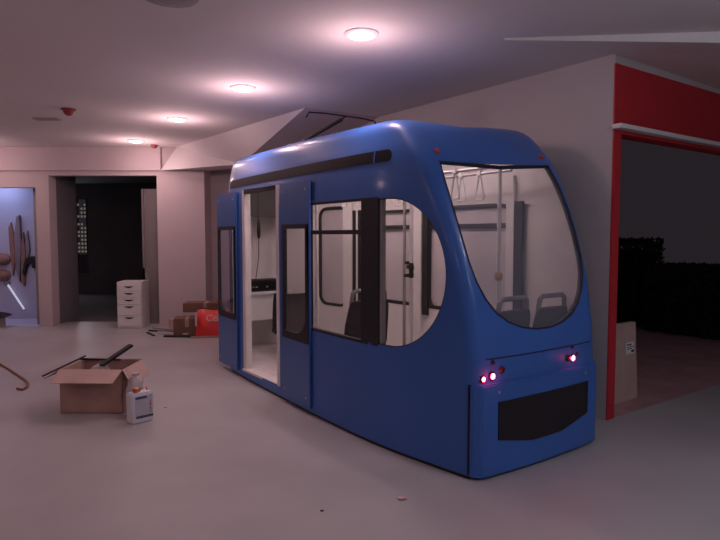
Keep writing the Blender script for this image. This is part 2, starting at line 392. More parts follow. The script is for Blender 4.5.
dg = bpy.context.evaluated_depsgraph_get()
nm = bpy.data.meshes.new_from_object(shell.evaluated_get(dg)); shell.modifiers.clear(); old = shell.data; shell.data = nm; bpy.data.meshes.remove(old)
for c in cobs:
    d = c.data; bpy.data.objects.remove(c); bpy.data.meshes.remove(d)
while len(nm.materials) > 3: nm.materials.pop()
nm.name = 'body_shell'
tram.location = tram_loc; tram.rotation_euler = tram_rot
try: nm.set_sharp_from_angle(angle=math.radians(42))
except Exception: pass
# plinth under the skirt
pl = [(s * .995 - .01, w * .985) for s, w in ring(.1)]
MB().prism(pl, 0, .075).build('plinth', M_black, tram)
MB().prism([(s * .98 - .03, w * .94) for s, w in ring(.1)], .075, .10).build('floor_deck', M_deck, tram)
# side stripe
def strip(side, s0, s1, z0, z1, name, m, off=.004, th=.006, n=48, roundend=True):
    vs = []; 
    for i in range(n + 1):
        s = s0 + (s1 - s0) * (1 - (1 - i / n) ** 2 if roundend else i / n)
        sh = 1.0
        if roundend:
            dd = (s1 - s) / ((z1 - z0) / 2)
            if dd < 1: sh = math.sqrt(max(0.02, 1 - (1 - dd) ** 2))
        zm, hz = (z0 + z1) / 2, (z1 - z0) / 2 * sh
        for z in (zm - hz, zm, zm + hz):
            w = side_w(s, z)
            for o in (off, off - th): vs.append((s, side * (w + o), z))
    fs = []
    for i in range(n):
        a, b = i * 6, (i + 1) * 6
        for j in (0, 2): fs += [(a + j, b + j, b + j + 2, a + j + 2), (a + j + 1, a + j + 3, b + j + 3, b + j + 1)]
        fs += [(a, a + 1, b + 1, b), (a + 4, b + 4, b + 5, a + 5)]
    fs += [(0, 2, 4, 5, 3, 1), tuple(n * 6 + q for q in (0, 1, 3, 5, 4, 2))]
    return MB().add(vs, fs).build(name, m, tram, smooth=True)
for sd in (-1, 1): strip(sd, -3.42, -.70, 1.868, 1.945, 'side_stripe', M_blackgloss, n=70)
strip(-1, -.865, -.852, 1.866, 1.947, 'stripe_joint', M_blue, off=.006, n=2, roundend=False)
# window pillar between the long window and the D-shaped window
def upright(sd, s0, s1, z0, z1, name, m, off=.002, th=.04, parent=None):
    vs = []
    n = 14
    for i in range(n + 1):
        z = z0 + (z1 - z0) * i / n
        for s in (s0, s1):
            w = side_w(s, z)
            for o in (off, off - th): vs.append((s, sd * (w + o), z))
    fs = [(0, 1, 3, 2), (n * 4, n * 4 + 2, n * 4 + 3, n * 4 + 1)]
    for i in range(n):
        a, b = i * 4, i * 4 + 4
        fs += [(a, a + 2, b + 2, b), (a + 1, b + 1, b + 3, a + 3), (a, b, b + 1, a + 1), (a + 2, a + 3, b + 3, b + 2)]
    return MB().add(vs, fs).build(name, m, parent or tram)
upright(-1, -.985, -.805, .668, 1.645, 'window_pillar', M_black, off=.001)
upright(-1, -.805, -.782, .69, 1.645, 'pillar_trim', M_grey, off=-.012, th=.03)
def hbar(sd, s0, s1, z0, z1, name, m, off=-.004, th=.028, n=12):
    return strip(sd, s0, s1, z0, z1, name, m, off=off, th=th, n=n, roundend=False)
hbar(-1, -1.68, -.98, 1.628, 1.645, 'window_frame', M_black, off=.002)
hbar(-1, -1.68, -.98, .668, .688, 'window_frame', M_black, off=.002)
hbar(-1, -1.68, -.98, 1.405, 1.435, 'window_transom', M_black)
# small vent panel above the window
hbar(-1, -1.675, -1.60, 1.66, 1.80, 'seam_panel', mat('dark_blue_panel', (.012, .030, .105), .4, noise=.05), off=.003, th=.005, n=2)
# far-side mullions, posts and transom (white posts with black rubber uprights)
for s0, s1, m in ((-3.09, -2.94, M_lining), (-3.62, -3.54, M_lining), (-1.98, -1.88, M_lining), (-.88, -.80, M_lining), (-2.93, -2.905, M_black), (-2.84, -2.80, M_black), (-1.87, -1.80, M_black), (-.80, -.72, M_black)):
    upright(1, s0, s1, .12 if m is M_lining else .66, 1.86 if m is M_lining else 1.66, 'side_post', m, off=-.036 if m is M_lining else -.030, th=.03)
for s0, s1 in ((-2.80, -1.98), (-1.80, -.88)):
    for z0, z1 in ((1.455, 1.495), (1.62, 1.645), (.725, .755)):
        hbar(1, s0, s1, z0, z1, 'far_window_bar', M_black, off=-.012, th=.03)
def outline_tube_side(sd, poly, r, name, m, off=-.01):
    pts = [(s, sd * (side_w(s, z) + off), z) for s, z in poly]
    return MB().tube(pts, r, 6, closed=True).build(name, m, tram, smooth=True)
outline_tube_side(1, rrect(-3.52, -3.08, .62, 1.70, .10), .018, 'far_door_window_frame', M_black, -.03)
outline_tube_side(1, rrect(-1.80, -.88, .74, 1.64, .08), .016, 'far_window_frame', M_black, -.03)
outline_tube_side(-1, LEFTWIN, .007, 'window_gasket', M_black, -.006)
# glass in the side windows and windscreen
def pane_side(sd, poly, name, off):
    c = (sum(p[0] for p in poly) / len(poly), sum(p[1] for p in poly) / len(poly)); vs = []; K = 5
    for k in range(1, K + 1):
        for s, z in poly: 
            s2, z2 = c[0] + (s - c[0]) * k / K, c[1] + (z - c[1]) * k / K; vs.append((s2, sd * (side_w(s2, z2) + off), z2))
    n = len(poly); fs = [tuple(range(n))]
    for k in range(K - 1):
        for i in range(n): fs.append((k * n + i, k * n + (i + 1) % n, (k + 1) * n + (i + 1) % n, (k + 1) * n + i))
    return MB().add(vs, fs).build(name, M_glass, tram, smooth=True)
pane_side(-1, LEFTWIN, 'window_glass', -.02)
M_frost = mat('frosted_pane', (.58, .53, .545), .6, noise=.05, nscale=3)
for po in (rrect(-2.83, -1.98, .74, 1.64, .03), rrect(-1.88, -.80, .74, 1.64, .03), rrect(-3.52, -3.08, .62, 1.70, .09), RIGHT_D):
    o = pane_side(1, po, 'frosted_pane', -.014); o.data.materials.clear(); o.data.materials.append(M_lining if po is RIGHT_D else M_frost)
def ws_pt(w, z, off): return (front_s(w, z) + off, w, crook(-.3, w, z))
vs = []; K = 7; n = len(EGG); cz = 1.38
dense = []
for i in range(n):
    a, b = EGG[i], EGG[(i + 1) % n]
    m_ = 10 if abs(a[1] - b[1]) < 1e-6 and abs(a[0] - b[0]) > .5 else 1
    for q in range(m_): dense.append((a[0] + (b[0] - a[0]) * q / m_, a[1] + (b[1] - a[1]) * q / m_))
n = len(dense)
for k in range(1, K + 1):
    for w, z in dense: vs.append(ws_pt(w * k / K, cz + (z - cz) * k / K, -.018))
fs = [tuple(range(n))]
for k in range(K - 1):
    for i in range(n): fs.append((k * n + i, k * n + (i + 1) % n, (k + 1) * n + (i + 1) % n, (k + 1) * n + i))
MB().add(vs, fs).build('windscreen', M_screen, tram, smooth=True)
MB().tube([ws_pt(w, z, .001) for w, z in dense], .005, 6, closed=True).build('windscreen_gasket', mat('navy_gasket', (.01, .018, .05), .5, noise=.05), tram, smooth=True)
MB().tube([ws_pt(-.525 + 1.05 * i / 20, 1.842, -.012) for i in range(21)], .013, 8).build('windscreen_header', MATS['navy_gasket'], tram, smooth=True)
# nose: bumper box, grille, panel seam, lamps
bt = .552
bum_out = []
for i in range(33):
    w = -.590 + 1.18 * i / 32; q = abs(w) / .590
    s = .014 - .028 * q * q
    if q > .90: s -= .045 * ((q - .90) / .10) ** 2.2
    bum_out.append((s, w))
poly = [(-.080, -.591)] + bum_out + [(-.080, .591)]
bump = MB().prism(poly, .016, bt).build('bumper', M_blue, tram, smooth=True, bevel=.008, angle=35)
bs = lambda w: .014 - .028 * (abs(w) / .590) ** 2
GR = [(-.435, .445), (-.435, .225), (-.15, .172), (.13, .172), (.425, .235), (.425, .445)]     # (y, z)
front = [(bs(y) + .006, y, z) for y, z in GR]; back = [(bs(y) - .01, y, z) for y, z in GR]
# subdivided so that it follows the bulge
gv = []; gf = []; NG = 24
for i in range(NG + 1):
    y = -.435 + .86 * i / NG
    zb = lerp(y, [(-.435, .225), (-.15, .172), (.13, .172), (.425, .235)])
    for z in (zb, .445):
        for o in (.007, -.01): gv.append((bs(y) + o, y, z))
for i in range(NG):
    a, b = i * 4, i * 4 + 4
    gf += [(a, b, b + 2, a + 2), (a + 1, a + 3, b + 3, b + 1), (a, a + 1, b + 1, b), (a + 2, b + 2, b + 3, a + 3)]
gf += [(0, 2, 3, 1), (NG * 4, NG * 4 + 1, NG * 4 + 3, NG * 4 + 2)]
MB().add(gv, gf).build('grille', M_grille, bump)
def nose_x(y, z): return front_s(y, z)
MB().tube([(nose_x(y, .692) + .001, y, .692) for y in [-.50 + i * .05 for i in range(21)]], .0035, 5).build('hood_seam', M_black, tram)
RY = Matrix.Rotation(math.pi / 2, 4, 'Y')
def lamp(y, z, r, m, name, rim=True):
    o = MB().lathe([(r * 1.0, -.01), (r * 1.0, .004), (r * .8, .010), (r * .4, .0125)], 16, (nose_x(y, z), y, z), RY).build(name, m, tram, smooth=True)
    if m is M_led:
        g_ = bpy.data.lights.new('headlamp_glow', 'POINT'); g_.energy = .2; g_.color = (1.0, .02, .05); g_.shadow_soft_size = .012
        go = bpy.data.objects.new('headlamp_glow', g_); COL.objects.link(go); go.parent = tram; go.location = (nose_x(y, z) + .035, y, z)
    if rim: MB().lathe([(r * 1.05, -.004), (r * 1.32, -.004), (r * 1.32, .006), (r * 1.05, .008)], 16, (nose_x(y, z), y, z), RY).build('lamp_bezel', M_ledoff, o)
    return o
for y in (-.528, -.462): lamp(y, .584 if y < -.5 else .594, .020 if y > -.5 else .016, M_led, 'headlamp')['label'] = 'glowing red lamp on the nose'
lamp(.275, .612, .020, M_led, 'headlamp')['label'] = 'glowing red lamp on the nose'
for y, z, r in ((-.455, .672, .014), (-.385, .622, .022), (.225, .618, .022), (.275, .682, .012), (.325, .63, .012)): lamp(y, z, r, M_ledoff, 'unlit_lamp', False)
for y in (-.43, .40):
    MB().lathe([(.008, -.004), (.008, .003), (.004, .005)], 10, (bs(y), y, .50), RY).build('bolt', M_metal, bump)
for y in (-.50, .50):
    sx = nose_x(y, 1.915)
    MB().lathe([(.022, -.01), (.022, .006), (.012, .012)], 14, (sx, y, crook(sx, y, 1.915)), Matrix.Rotation(math.radians(50), 4, 'Y')).build('marker_lamp', M_marker, tram, smooth=True)
# vertical joint where the bumper wraps the corner
MB().b2((-.087, -.5945, .03), (-.079, -.580, .552)).build('bumper_joint', M_black, tram)
# door leaves
def door_leaf(s0, s1, mirror):
    w0, w1 = side_w(max(s0, -3.4), 1.0), side_w(s1, 1.0)
    if s0 < -3.4: w0 = .60
    p0, p1 = Vector((s0, -(w0 + .013), .055)), Vector((s1, -(w1 + .013), .055))
    d = (p1 - p0); L = d.length; ang = math.atan2(d.y, d.x)
    e = bpy.data.objects.new('door_leaf', None); COL.objects.link(e); e.parent = tram; e.location = p0; e.rotation_euler = (0, 0, ang)
    Hh = 1.765; z0, z1 = .50, 1.43; x0, x1 = .012, L - .012
    pn = MB()
    pn.b2((0, -.010, 0), (L, .010, z0)); pn.b2((0, -.010, z1), (L, .010, Hh)); pn.b2((0, -.010, z0), (x0, .010, z1)); pn.b2((x1, -.010, z0), (L, .010, z1))
    pn.build('door_panel', M_blue_leaf, e, bevel=.003)
    # black frame: rectangular outside, one big rounded lower corner inside
    fx0, fx1, fz0, fz1 = x0 + .045, x1 - .05, z0 + .06, z1 - .035
    rr_ = [.015, .16, .015, .015] if not mirror else [.16, .015, .015, .015]
    inner = rrect(fx0, fx1, fz0, fz1, rr_, 6); outer = []
    for (x, z) in inner:
        cx_, cz_ = (fx0 + fx1) / 2, (fz0 + fz1) / 2; dx, dz = x - cx_, z - cz_
        # send each inner point to the outer rectangle along its ray
        t = min(((x1 if dx > 0 else x0) - cx_) / dx if abs(dx) > 1e-6 else 1e9, ((z1 if dz > 0 else z0) - cz_) / dz if abs(dz) > 1e-6 else 1e9)
        outer.append((cx_ + dx * t, cz_ + dz * t))
    nn = len(inner); vs = []
    for y in (-.014, .009):
        vs += [(x, y, z) for x, z in outer] + [(x, y, z) for x, z in inner]
    fs = []
    for i in range(nn):
        j = (i + 1) % nn
        fs += [(i, j, nn + j, nn + i), (2 * nn + i, 3 * nn + i, 3 * nn + j, 2 * nn + j), (nn + i, nn + j, 3 * nn + j, 3 * nn + i)]
    f = MB().add(vs, fs)
    # fill the four corners of the rectangle
    f.build('window_frame', M_black, e)
    MB().hull([(x, -.004, z) for x, z in inner], [(x, .0, z) for x, z in inner]).build('glass', M_glass, e)
    RX = Matrix.Rotation(math.pi / 2, 4, 'X')
    for bx in (.06, L - .06):
        for bz in (.07, Hh - .07):
            MB().lathe([(.006, 0), (.006, .004), (.003, .006)], 8, (bx, -.010, bz), RX).build('bolt', M_metal, e)
    return e
door_leaf(-2.13, -1.64, False)
door_leaf(-3.70, -3.17, True)
# white posts of the doorway
for s in (-3.005, -2.235):
    w = side_w(s, 1.0); MB().b2((s - .03, -(w + .004), .10), (s + .03, -(w - .06), 1.825)).build('door_post', M_lining, tram, bevel=.004)
w = side_w(-2.6, 1.0); MB().b2((-3.03, -(w - .0), .085), (-2.22, -(w - .10), .106)).build('threshold', M_lining, tram)
MB().b2((-2.975, -(w - .01), 1.79), (-2.265, -(w - .06), 1.828)).build('door_header', M_black, tram)
# interior partition bulkhead above the door sight line
MB().b2((-3.75, -.45, 1.60), (-3.70, .45, 2.05)).build('ceiling_beam', M_seatgrey2, tram)
# grab poles
def pole(s, y, name='grab_pole'):
    o = MB().tube([(s, y, .10), (s, y, 2.10)], .0155, 12).build(name, M_lining, tram, smooth=True)
    return o
p1 = pole(-1.32, .03)
MB().lathe([(.018, -.06), (.022, -.04), (.018, -.01), (.024, .02), (.018, .05), (.017, .06)], 10, (-1.32, .03, 1.12)).box((-1.305, .0, 1.15), (.03, .04, .03)).box((-1.335, .0, 1.08), (.03, .04, .025)).box((-1.34, .01, 1.18), (.025, .04, .025)).build('pole_clamp', M_black, p1)
p2 = pole(-.66, .30)
MB().lathe([(.02, -.03), (.03, -.015), (.03, .015), (.02, .03)], 12, (-.66, .30, 1.10)).build('stop_button', mat('amber_button', (.55, .33, .12), .4, noise=.05), p2, smooth=True)
MB().tube([(-1.85, .40, .10), (-1.85, .40, 2.1)], .014, 10).build('grab_pole', M_grey, tram, smooth=True)
# ceiling rails and straps
for y in (.12, .38):
    rail = MB().tube([(-3.0, y, 1.87), (-.62, y, 1.87)], .013, 10).build('handrail', M_metal, tram, smooth=True)
    for s in (-2.9, -1.8, -.75): MB().tube([(s, y, 1.87), (s, y, 2.12)], .008, 8).build('rail_hanger', M_metal, rail)
    for s in (-2.4, -2.15, -1.9, -1.62, -1.35, -1.12, -.93):
        if y > .3 and s in (-2.4, -1.62): continue
        g = MB().tube([(s, y, 1.885), (s - .045, y, 1.69), (s - .04, y, 1.672), (s + .04, y, 1.672), (s + .045, y, 1.69)], .0075, 6, closed=True)
        g.box((s, y, 1.872), (.035, .034, .034)); g.build('hand_strap', M_lining, tram)
# seats with grab loops on top
def seat(s, y, face, zt=.95, W2=.18):
    e = bpy.data.objects.new('seat', None); COL.objects.link(e); e.parent = tram; e.location = (s, y, .10); e.rotation_euler = (0, 0, 0 if face > 0 else math.pi)
    zt -= .10
    bk = MB(); rows = []
    for z, x, wd, th in ((.36, .03, W2, .05), (.45, .0, W2 * 1.02, .05), (.60, -.02, W2, .045), (zt - .13, -.05, W2 * .93, .04), (zt - .08, -.055, W2 * .86, .035)):
        rows.append([(x - th / 2, -wd, z), (x + th / 2, -wd * .9, z), (x + th / 2 + .012, 0, z), (x + th / 2, wd * .9, z), (x - th / 2, wd, z), (x - th / 2 - .02, 0, z)])
    vs = [v for g in rows for v in g]; fs = [(0, 1, 2, 3, 4, 5), tuple(range(24, 30))]
    for i in range(4):
        for k in range(6): fs.append((i * 6 + k, i * 6 + (k + 1) % 6, i * 6 + 6 + (k + 1) % 6, i * 6 + 6 + k))
    bk.add(vs, fs).build('backrest', M_seat, e, smooth=True, bevel=.006)
    MB().tube([(-.052, -W2 * .80, zt - .11), (-.058, -W2 * .74, zt - .02), (-.06, -W2 * .60, zt), (-.06, W2 * .60, zt), (-.058, W2 * .74, zt - .02), (-.052, W2 * .80, zt - .11)], .017, 8).build('handle', M_seatgrey, e, smooth=True)
    cu = MB(); cu.hull([(-.02, -W2, .30), (.36, -W2 * .9, .31), (.38, 0, .31), (.36, W2 * .9, .31), (-.02, W2, .30)], [(-.01, -W2, .36), (.37, -W2 * .9, .385), (.40, 0, .385), (.37, W2 * .9, .385), (-.01, W2, .36)])
    cu.build('cushion', M_seat, e, bevel=.012, smooth=True)
    MB().b2((.08, -.05, 0), (.20, .05, .31)).b2((.02, -.12, 0), (.28, .12, .02)).build('pedestal', M_seatgrey, e, bevel=.005)
    return e
seat(-1.55, -.26, -1, .965, .21)
seat(-.38, -.36, -1, .985); seat(-.36, .04, -1, .985); seat(-.34, .42, -1, .985)
# interior ceiling lamp strips: the tram's own light
for s in (-2.6, -1.3):
    lp = MB().b2((s - .45, -.06, 2.075), (s + .45, .06, 2.10)).build('ceiling_lamp', mat('tram_lamp', (.9, .88, .86), .4, emit=(1.0, .78, .80), estr=11), tram)
# pantograph on the roof
pg = bpy.data.objects.new('pantograph', None); COL.objects.link(pg); pg.parent = tram; pg.location = (-2.22, 0, 2.185)
MB().b2((-.50, -.36, 0), (-.16, -.31, .03)).build('base_rail', M_grey, pg); MB().b2((-.50, .25, 0), (-.16, .30, .03)).build('base_rail', M_grey, pg); MB().b2((-.40, -.36, .03), (-.35, .30, .05)).build('cross_member', M_grey, pg)
MB().tube([(-.375, -.28, .05), (-.04, .0, .262)], .017, 8).build('lower_arm', M_black, pg)
MB().tube([(-.04, -.0, .262), (.0, .01, .285)], .008, 8).build('upper_arm', M_black, pg)
MB().tube([(.0, -.40, .225), (.0, -.37, .275), (.0, -.2, .285), (.0, .2, .285), (.0, .34, .275), (.0, .37, .225)], .007, 8).build('contact_bow', M_black, pg)
for x in (-.30, -.22): MB().lathe([(.02, 0), (.02, .03), (.008, .045)], 10, (x - .35, -.335, -.02)).build('roof_bolt', M_metal, pg)

# operator's table, console, wire and chair at the tail of the tram
def TL(s, y, z=0): return tuple(tram.matrix_basis @ Vector((s, y, z)))
tram.location = tram_loc
def TLm(s, y, z=0): return tuple(UN(US, N0, 0) + A * s - N * y + Vector((0, 0, z)))
tb = thing('operator_table', 'white panelled table at the tail inside the tram', 'table', TLm(-3.92, -.02, .10), rz)
MB().b2((-.10, -.33, .63), (.16, .33, .665)).build('tabletop', M_white, tb, bevel=.004)
MB().b2((.10, -.32, .34), (.12, .32, .63)).build('front_panel', M_white, tb)
for y in (-.30, .30):
    for x in (-.07, .09): MB().b2((x - .015, y - .015, 0), (x + .015, y + .015, .63)).build('leg', M_white, tb)
cs = thing('console', 'black electronic console box on the table inside the tram', 'console', TLm(-3.90, -.06, .766), rz)
MB().b2((-.09, -.24, 0), (.12, .24, .13)).build('case', M_black, cs, bevel=.006)
MB().b2((.12, -.20, .02), (.125, .20, .11)).build('front_plate', M_blackgloss, cs)
for y in (-.12, -.08, .05): MB().b2((.125, y - .012, .045), (.129, y + .012, .06)).build('key', M_metal, cs)
wr = thing('hanging_microphone', 'thin cable with dark handpiece hanging inside the tram doorway', 'microphone', TLm(-3.55, -.22, 2.0), rz)
MB().tube([(0, 0, .08), (0, 0, -.35), (.01, 0, -.52)], .004, 6).tube([(.01, 0, -.62), (0, .0, -.85), (-.02, -.03, -1.10), (-.10, -.05, -1.235)], .004, 6).build('cable', M_black, wr)
MB().lathe([(.008, -.64), (.018, -.61), (.021, -.55), (.014, -.47), (.006, -.44)], 10, (.01, 0, 0)).build('handpiece', M_black, wr, smooth=True)
ch = thing('driver_seat', 'black shell seat beside the doorway inside the tram', 'seat', TLm(-3.30, .02, .10), rz + 2.6)
bk = MB()
vs = []; fs = []
for i in range(9):
    z = .26 + .42 * i / 8
    for k in range(7):
        y = -.19 + .38 * k / 6; x = -.02 - .05 * (i / 8) + .10 * (abs(y) / .19) ** 2
        vs += [(x, y * (1 - .12 * (i / 8) ** 3), z), (x - .03, y * (1 - .12 * (i / 8) ** 3), z)]
for i in range(8):
    for k in range(6):
        a = (i * 7 + k) * 2; b = a + 2; c = a + 14; d = c + 2
        fs += [(a, b, d, c), (a + 1, c + 1, d + 1, b + 1)]
        if k == 0: fs.append((a, c, c + 1, a + 1))
        if k == 5: fs.append((b, b + 1, d + 1, d))
        if i == 0: fs.append((a, a + 1, b + 1, b))
        if i == 7: fs.append((c, d, d + 1, c + 1))
bk.add(vs, fs).build('backrest', M_seat, ch, smooth=True)
MB().hull([(-.02, -.19, .24), (.30, -.17, .26), (.30, .17, .26), (-.02, .19, .24)], [(-.02, -.2, .31), (.32, -.18, .32), (.32, .18, .32), (-.02, .2, .31)]).build('cushion', M_seat, ch, bevel=.02, smooth=True)
MB().lathe([(.14, 0), (.14, .02), (.03, .05), (.03, .25)], 16, (.17, 0, 0)).build('pedestal', M_seatgrey, ch, smooth=True)

# ================================================================== THINGS IN THE HALL
# downlights
def downlight(x, y, z, label, col=None, k=1.0):
    col = col or DOWNLIGHT_COL
    t = thing('downlight', label, 'ceiling light', (x, y, z), 0, 'recessed downlights in the ceiling')
    MB().lathe([(.088, .004), (.112, .004), (.115, -.006), (.105, -.014), (.088, -.016)], 28).build('trim_ring', M_white, t, smooth=True)
    MB().lathe([(.088, .002), (.088, -.014), (.06, -.024), (.02, -.028)], 24).build('lens', M_lens, t, smooth=True)
    l = bpy.data.lights.new('ceiling_fill', 'POINT'); l.energy = DOWNLIGHT_W * .5 * k; l.color = col; l.shadow_soft_size = .06
    lo = bpy.data.objects.new('ceiling_fill', l); COL.objects.link(lo); lo.parent = t; lo.location = (0, 0, -.30)  # added unseen point light hanging below the fitting to brighten the ceiling
    sl_ = bpy.data.lights.new('downlight_beam', 'SPOT'); sl_.energy = DOWNLIGHT_W * .75 * k; sl_.color = col; sl_.spot_size = math.radians(150); sl_.spot_blend = 1.0; sl_.shadow_soft_size = .07
    so_ = bpy.data.objects.new('downlight_beam', sl_); COL.objects.link(so_); so_.parent = t; so_.location = (0, 0, -.04)
    return t
for (x, y, lb) in ((.01, 3.96, 'bright round downlight nearest the viewer, above the tram'), (-1.05, 5.38, 'bright round downlight, second nearest, left of the tram roof'),
                   (-2.08, 6.80, 'small bright round downlight, third in the diagonal row'), (-3.14, 8.36, 'smallest bright round downlight, farthest in the diagonal row, nearest the dark doorway'),
                   (-5.55, 8.2, 'round downlight near the lit exhibit opening at the far side'), (-2.9, 2.2, 'round downlight overhead on the open floor side'),
                   (-4.9, 4.6, 'round downlight above the open floor far to the side'), (-1.0, -.6, 'round downlight behind the viewer'), (-3.9, -.2, 'round downlight behind the viewer toward the open floor')):
    downlight(x, y, CZ, lb, None, .8 if x == .01 else 1.0)
downlight(-7.6, 12.3, 2.6, 'added unseen dim fill lamp deep inside the dark corridor', COOL_COL, .12)  # extra lamp added out of sight to lift the corridor's darkness
downlight(2.15, 2.1, CZ, 'cool white round downlight overhead in front of the tram nose', COOL_COL, 1.5)
downlight(2.9, .2, CZ, 'cool white round downlight behind the viewer on the portal side', COOL_COL, 2.2)
sp = thing('ceiling_speaker', 'large grey round speaker grille flush in the ceiling', 'speaker', (-1.05, 3.34, CZ))
MB().lathe([(.155, .004), (.155, -.01), (.135, -.016)], 32).build('rim', M_ceilgrey, sp, smooth=True)
MB().lathe([(.134, -.004), (.134, -.014), (.05, -.018)], 32).build('mesh_cover', M_ceilgrey, sp, smooth=True)
dt = thing('smoke_detector', 'small red cone-shaped detector on the ceiling', 'smoke detector', (-3.06, 6.28, CZ))
MB().lathe([(.075, .002), (.075, -.012), (.06, -.02)], 20).build('base', M_detred, dt, smooth=True)
MB().lathe([(.058, -.018), (.045, -.05), (.018, -.07)], 20).build('sensor', M_detred, dt, smooth=True)
tag(MB().b2((-3.70, 6.74, CZ - .012), (-3.42, 6.86, CZ)).build('ceiling_vent', M_ceilgrey, bevel=.003), 'small flat grey vent plate on the ceiling beside the red detector', 'vent')
d2 = thing('smoke_detector', 'tiny dark detector on the ceiling just above the doorway', 'smoke detector', (-3.02, 8.75, CZ))
MB().lathe([(.05, .002), (.05, -.012), (.03, -.045), (.012, -.05)], 16).build('sensor', M_detred, d2, smooth=True)

# drawer unit
dr = thing('drawer_unit', 'slim white chest of five drawers standing in the dark doorway', 'drawers', (-3.465, 8.98, 0), .06)
dw, dd, dh = .36, .42, .70
MB().b2((-dw / 2, -dd / 2 + .02, 0), (dw / 2, dd / 2, dh)).build('carcass', M_white, dr, bevel=.004)
zz = .035
for hh in (.165, .165, .10, .10, .10):
    f = MB().b2((-dw / 2 + .012, -dd / 2, zz), (dw / 2 - .012, -dd / 2 + .02, zz + hh - .006)).build('drawer', M_white, dr, bevel=.002)
    pts = [(-.075, zz + hh - .03)] + [(-.075 + .15 * i / 8, zz + hh - .03 - .026 * math.sin(math.pi * i / 8)) for i in range(1, 8)] + [(.075, zz + hh - .03)]
    MB().hull([(x, -dd / 2 - .002, z) for x, z in pts], [(x, -dd / 2 + .012, z) for x, z in pts]).build('handle_slot', M_print, f)
    zz += hh
# open cardboard box on the floor
bx = thing('cardboard_box', 'open brown cardboard box with flaps out on the concrete floor', 'box', (-2.10, 4.76, 0), -.03)
bw_, bd_, bh_ = .50, .40, .345; tk = .008
MB().b2((-bw_ / 2, -bd_ / 2, 0), (bw_ / 2, bd_ / 2, tk)).build('bottom', M_card, bx)
MB().b2((-bw_ / 2, -bd_ / 2, 0), (bw_ / 2, -bd_ / 2 + tk, bh_)).build('side_panel', M_card, bx)
MB().b2((-bw_ / 2, bd_ / 2 - tk, 0), (bw_ / 2, bd_ / 2, bh_)).build('side_panel', M_card, bx)
for sx in (-1, 1): MB().b2((sx * (bw_ / 2 - tk), -bd_ / 2, 0), (sx * bw_ / 2, bd_ / 2, bh_)).build('side_panel', M_card, bx)
def flap(p0, p1, out, L, ang):
    p0, p1, out = Vector(p0), Vector(p1), Vector(out); d = out * math.cos(ang) * L + Vector((0, 0, math.sin(ang) * L)); t = Vector((0, 0, .006))
    ins = (p1 - p0) * .02
    MB().hull([p0, p1, p1 + d - ins, p0 + d + ins], [p0 + t, p1 + t, p1 + d - ins + t, p0 + d + ins + t]).build('flap', M_card2, bx)
flap((-bw_ / 2, -bd_ / 2, bh_), (bw_ / 2, -bd_ / 2, bh_), (0, -1, 0), .17, math.radians(-24))
flap((bw_ / 2, bd_ / 2, bh_), (-bw_ / 2, bd_ / 2, bh_), (0, 1, 0), .16, math.radians(-60))
flap((bw_ / 2, -bd_ / 2, bh_), (bw_ / 2, bd_ / 2, bh_), (1, 0, 0), .14, math.radians(-62))
flap((-bw_ / 2, bd_ / 2, bh_), (-bw_ / 2, -bd_ / 2, bh_), (-1, 0, 0), .15, math.radians(-30))
# contents
def crumple(name, c, r, m, seed, sz=1.0, parent=None):
    rnd = random.Random(seed); bm = bmesh.new(); bmesh.ops.create_icosphere(bm, subdivisions=3, radius=1)
    dirs = [(Vector((rnd.uniform(-1, 1), rnd.uniform(-1, 1), rnd.uniform(-1, 1))).normalized(), rnd.uniform(.5, .95)) for _ in range(26)]
    for v in bm.verts:
        q = 1.0
        for d_, l in dirs:
            k = v.co.normalized().dot(d_)
            if k > .05: q = min(q, l / k)
        v.co = Vector((v.co.x * q * r[0], v.co.y * q * r[1], v.co.z * q * r[2]))
    me = bpy.data.meshes.new(name); bm.to_mesh(me); bm.free(); me.materials.append(m)
    o = bpy.data.objects.new(name, me); COL.objects.link(o); o.location = c
    if parent: o.parent = parent
    return o
o = crumple('packing_paper', (-2.13, 4.77, .21), (.17, .13, .19), M_plastic, 3); tag(o, 'crumpled white packing plastic inside the open cardboard box', 'packing paper')
def slat(c, L, w_, t_, yaw, pitch, m, name, label, cat='strip', group=None):
    R = Matrix.Rotation(yaw, 4, 'Z') @ Matrix.Rotation(pitch, 4, 'Y')
    return tag(MB().box(c, (L, w_, t_), M=R).build(name, m, bevel=.002), label, cat, group)
def slat2(a, b, w_, t_, m, name, label, cat='strip', group=None):
    a, b = Vector(a), Vector(b); d = b - a; R_ = d.to_track_quat('X', 'Z').to_matrix().to_4x4()
    return tag(MB().box((a + b) / 2, (d.length, w_, t_), M=R_).build(name, m, bevel=.002), label, cat, group)
slat2((-2.085, 4.70, .352), (-1.925, 4.92, .475), .055, .02, M_black, 'black_strip', 'thick black strip jutting up across the middle of the open box', group='black strips in the box')
slat2((-2.31, 4.92, .385), (-2.565, 4.70, .262), .024, .010, M_black, 'black_strip', 'thin black strip sticking out over the left flap of the open box', group='black strips in the box')
slat((-2.20, 4.93, .353), .36, .03, .012, -.10, 0, M_black, 'black_strip', 'black strip lying along the rear rim of the open box', group='black strips in the box')
